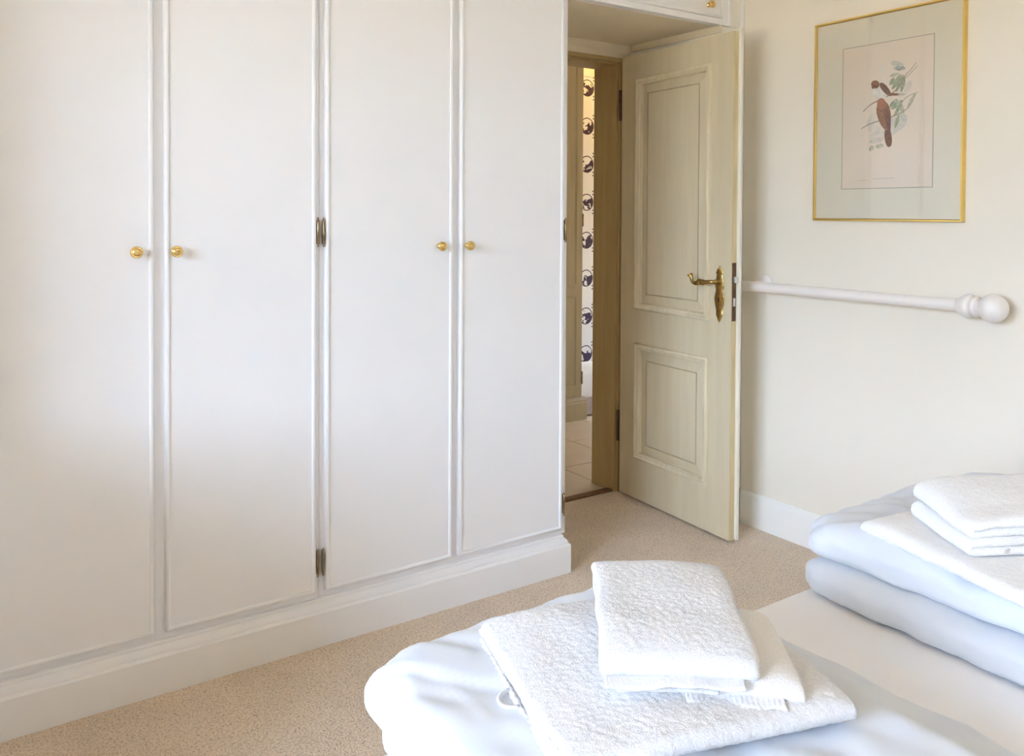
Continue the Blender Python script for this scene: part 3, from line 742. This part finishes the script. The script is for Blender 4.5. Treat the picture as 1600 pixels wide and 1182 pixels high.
puff(d1, -0.970, -1.59, .388, .445, .515, .605, 8.1, lump=.006, wr=.010, topfn=lambda x, y: -.42*max(0, x+.80))
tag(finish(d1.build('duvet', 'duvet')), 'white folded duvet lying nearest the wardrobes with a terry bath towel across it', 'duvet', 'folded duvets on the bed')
d2 = MB()
puff(d2, 0.040, -1.66, .405, .455, .4795, .556, 5.2, lump=.004, wr=.005)
puff(d2, 0.055, -1.655, .392, .462, .548, .634, 12.7, lump=.005, wr=.016, topfn=lambda x, y: -.05*max(0, x-.1))
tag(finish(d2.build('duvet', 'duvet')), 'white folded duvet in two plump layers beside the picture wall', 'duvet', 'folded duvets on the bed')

# ------------------------------------------------------------------ towels
def folded(name, O, ang, L, Wd, layers, t, gap, zb, m, seed=0, du=.005, dvv=.005, first=0, inset=.006, pile=.0010, parent=None, zfn=None, wav=.007, edge=.007):
    """one sheet of cloth folded zig-zag: u runs along angle ang, v to its right-hand side (downwards in plan); first=0 starts the bottom layer at u=0"""
    random.seed(seed*17+3)
    e1 = Vector((math.cos(ang), math.sin(ang))); e2 = Vector((math.sin(ang), -math.cos(ang)))
    step = t+gap; cl = []
    ins = [random.uniform(0, inset) for _ in range(layers+1)]
    ns = max(3, int(L/du))
    dirn = 1 if first == 0 else -1
    for k in range(layers):
        z = t/2 + k*step
        a, b_ = ins[k], L-ins[k+1]
        if dirn < 0: a, b_ = L-ins[k], ins[k+1]
        if k == 0: a = a + dirn*0.004
        for i in range(ns+1): cl.append((a+(b_-a)*i/ns, z, k))
        if k < layers-1:
            for i in range(1, 6):
                q = math.pi*i/6; cl.append((b_+dirn*math.sin(q)*step/2*1.1, z+step/2-math.cos(q)*step/2, k+.5))
        dirn = -dirn
    n = len(cl)
    r = t/2
    vcols = [(r*(1-math.cos(math.pi/2*i/4)), math.sin(math.pi/2*i/4)) for i in range(0, 4)]
    nv = int((Wd-2*r)/dvv)
    cols = [(a, max(.05, b_)) for a, b_ in vcols] + [(r+(Wd-2*r)*i/nv, 1.0) for i in range(nv+1)] + [(Wd-a, max(.05, b_)) for a, b_ in vcols[::-1]]
    mb = MB(); top, bot = [], []
    for i, (u, z, k) in enumerate(cl):
        p, q = cl[max(i-1, 0)], cl[min(i+1, n-1)]
        tu, tz = q[0]-p[0], q[1]-p[1]; l = math.hypot(tu, tz) or 1; nu, nz_ = -tz/l, tu/l
        sgn = 1
        ee = min(i, n-1-i); th = math.sin(math.pi/2*min(1, (ee+.3)/2.5))
        lay = int(k)
        for (v_, s_) in cols:
            ve = abs(v_/Wd*2-1)
            vo = v_ + (noise.noise((u*9, lay*5.3+seed, 0 if v_ < Wd/2 else 9.0))*wav + noise.noise((lay*3.1, seed, 2))*wav)*ve
            for side, lst in ((1, top), (-1, bot)):
                uu = u + side*nu*t/2*s_*th; zz = z + side*nz_*t/2*s_*th
                pos = Vector((O[0], O[1])) + e1*uu + e2*vo
                hz_ = zb + zz
                if zfn: hz_ += zfn(uu/L, vo/Wd, pos.x, pos.y, z/(layers*step))
                fr_ = z/(layers*step)
                hz_ += .006*noise.noise((pos.x*9+seed, pos.y*9, lay*.4))*(.15+.85*fr_)
                ue = abs(u/L*2-1)
                hz_ -= edge*fr_*(max(0, (ve-.72)/.28)**2 + .8*max(0, (ue-.72)/.28)**2)
                if pile:
                    d = pile*random.uniform(-1, 1)
                    sg = side
                    pos = pos + e1*nu*sg*d; hz_ += nz_*sg*d
                lst.append((pos.x, pos.y, hz_))
    nc = len(cols); mb.v = top+bot; off = len(top)
    for i in range(n-1):
        for j in range(nc-1):
            a = i*nc+j
            mb.f.append((a, a+1, a+nc+1, a+nc)); mb.f.append((off+a, off+a+nc, off+a+nc+1, off+a+1))
    for i in range(n-1):
        for j in (0, nc-1):
            a = i*nc+j; mb.f.append((a, a+nc, off+a+nc, off+a))
    for j in range(nc-1):
        for i in (0, n-1):
            a = i*nc+j; mb.f.append((a, a+1, off+a+1, off+a))
    o = mb.build(name, m, parent)
    for q in o.data.polygons: q.use_smooth = True
    return o

def hem_strip(parent, P, ex, ey, width, depth, z, seed, amp=.004, th=.0016, tilt=-.01):
    """thin wavy woven border sticking out under a folded towel"""
    P, ex, ey = Vector(P), Vector(ex), Vector(ey); nx, ny = 60, 8; mb = MB()
    for side in (1, -1):
        for i in range(nx+1):
            for j in range(ny+1):
                a, b_ = i/nx, j/ny
                dd = depth*b_ + .0035*noise.noise((a*6+seed, seed, 1))*b_
                q = P + ex*(width*a) + ey*dd
                zz = z + tilt*b_*b_ + amp*noise.noise((a*4.5+seed, b_*.6, seed))*(.3+b_) + .0007*math.sin(a*width*900)*b_
                mb.v.append((q.x, q.y, zz+side*th/2))
    st = (nx+1)*(ny+1)
    for i in range(nx):
        for j in range(ny):
            a = i*(ny+1)+j; mb.f.append((a, a+1, a+ny+2, a+ny+1)); a += st; mb.f.append((a, a+ny+1, a+ny+2, a+1))
    for i in range(nx):
        for j in (0, ny): a = i*(ny+1)+j; mb.f.append((a, a+ny+1, a+st+ny+1, a+st))
    for j in range(ny):
        for i in (0, nx): a = i*(ny+1)+j; mb.f.append((a, a+1, a+st+1, a+st))
    return mb.build('woven_hem', 'hem', parent, smooth=True)

R13 = math.radians(-16.5); R38 = math.radians(-37.5); Q = math.pi/2
def ax2(a): return Vector((math.cos(a), math.sin(a))), Vector((math.sin(a), -math.cos(a)))
# near bath towel, rounded fold along the front edge
e1, e2 = ax2(R13); o0 = Vector((-1.156, -1.212))
tr = o0 + e1*.41
bt = folded('bath_towel', tr, R13-Q, .395, .41, 3, .0135, .0012, .603, 'terry', seed=2, du=.0034, dvv=.0034, first=1, inset=.010, pile=.0010,
            zfn=lambda u, v, x, y, h: -.020*max(0, v-.7)*2 - .006*max(0, .25-u)*2)
tag(bt, 'white terry bath towel folded square, nearest the wardrobes, under the hand towels', 'towel', 'bath towels')
# stitched hem along the left-hand edge, and the hanging loop
pts = []
for i in range(70):
    t = i/69; p = o0 - e1*.002 + e2*(.025+.36*t); pts.append((p.x, p.y, .604 - .003*math.sin(t*3) + .002*noise.noise((t*30, 0, 0))))
MB().tube(pts, [.0044+.0014*math.sin(i*2.3) for i in range(70)], 8).build('hem', 'hem', bt, smooth=True)
lp = []
for i in range(13):
    t = math.pi*i/12; p = o0 + e2*(.195+.022*math.cos(t)) - e1*(.004+.022*math.sin(t)); lp.append((p.x, p.y, .604-.002*math.sin(t)))
MB().tube(lp, .0028, 8).build('hanging_loop', 'hem', bt, smooth=True)

f1, f2 = ax2(R38)
lo0 = Vector((-1.000, -1.348))
lo = folded('hand_towel', lo0+f1*.250, R38-Q, .212, .250, 2, .0135, .001, .6455, 'terry_cream', seed=5, du=.0045, dvv=.0045, first=0, inset=.006, pile=.0008,
            zfn=lambda u, v, x, y, h: -.012*max(0, .35-v)*2)
tag(lo, 'lower hand towel jutting out to the right beneath the top one', 'towel', 'hand towels stacked on the near bath towel')
up0 = Vector((-0.968, -1.272))
hem_strip(lo, lo0+f1*.09+f2*.185, f1, f2, .130, .058, .652, 4.2)
up_ = folded('hand_towel', up0+f1*.212, R38-Q, .295, .212, 2, .0150, .001, .675, 'terry', seed=9, du=.0034, dvv=.0034, first=0, inset=.006, pile=.0010,
             zfn=lambda u, v, x, y, h: .006*math.sin(u*math.pi) - .010*max(0, u-.75)*3)
tag(up_, 'topmost white hand towel on the pile nearest the wardrobes', 'towel', 'hand towels stacked on the near bath towel')
hem_strip(up_, up0+f1*.004+f2*.262, f1, f2, .185, .058, .673, 1.3, amp=.005)
hem_strip(up_, up0+f1*.004+f2*.262, f1, f2, .150, .052, .667, 7.7, amp=.004)
# right-hand pile
R14 = math.radians(-14); R33 = math.radians(-32)
g1, g2 = ax2(R14)
b2 = folded('bath_towel', Vector((-0.285, -1.335)), R14, .42, .42, 2, .0150, .001, .628, 'terry_cream', seed=12, du=.005, dvv=.005, first=1, inset=.006, pile=.0008)
tag(b2, 'white bath towel lying flat on the duvet beside the picture wall', 'towel', 'bath towels')
u2 = folded('hand_towel', (-0.205, -1.405), R33, .30, .205, 4, .0165, .0012, .661, 'terry_cream', seed=15, du=.005, dvv=.005, first=1, inset=.012, pile=.0008,
            zfn=lambda u, v, x, y, h: .030*max(0, .7-v)*h + .02*u*h)
tag(u2, 'thickly folded towel with looped edge, atop the pile beside the picture wall', 'towel')
MB().bbox(-.013, .013, -.001, .001, -.004, .004, .0008, 1).build('care_tag', 'hem', u2).location = (-.262, -1.612, .672)
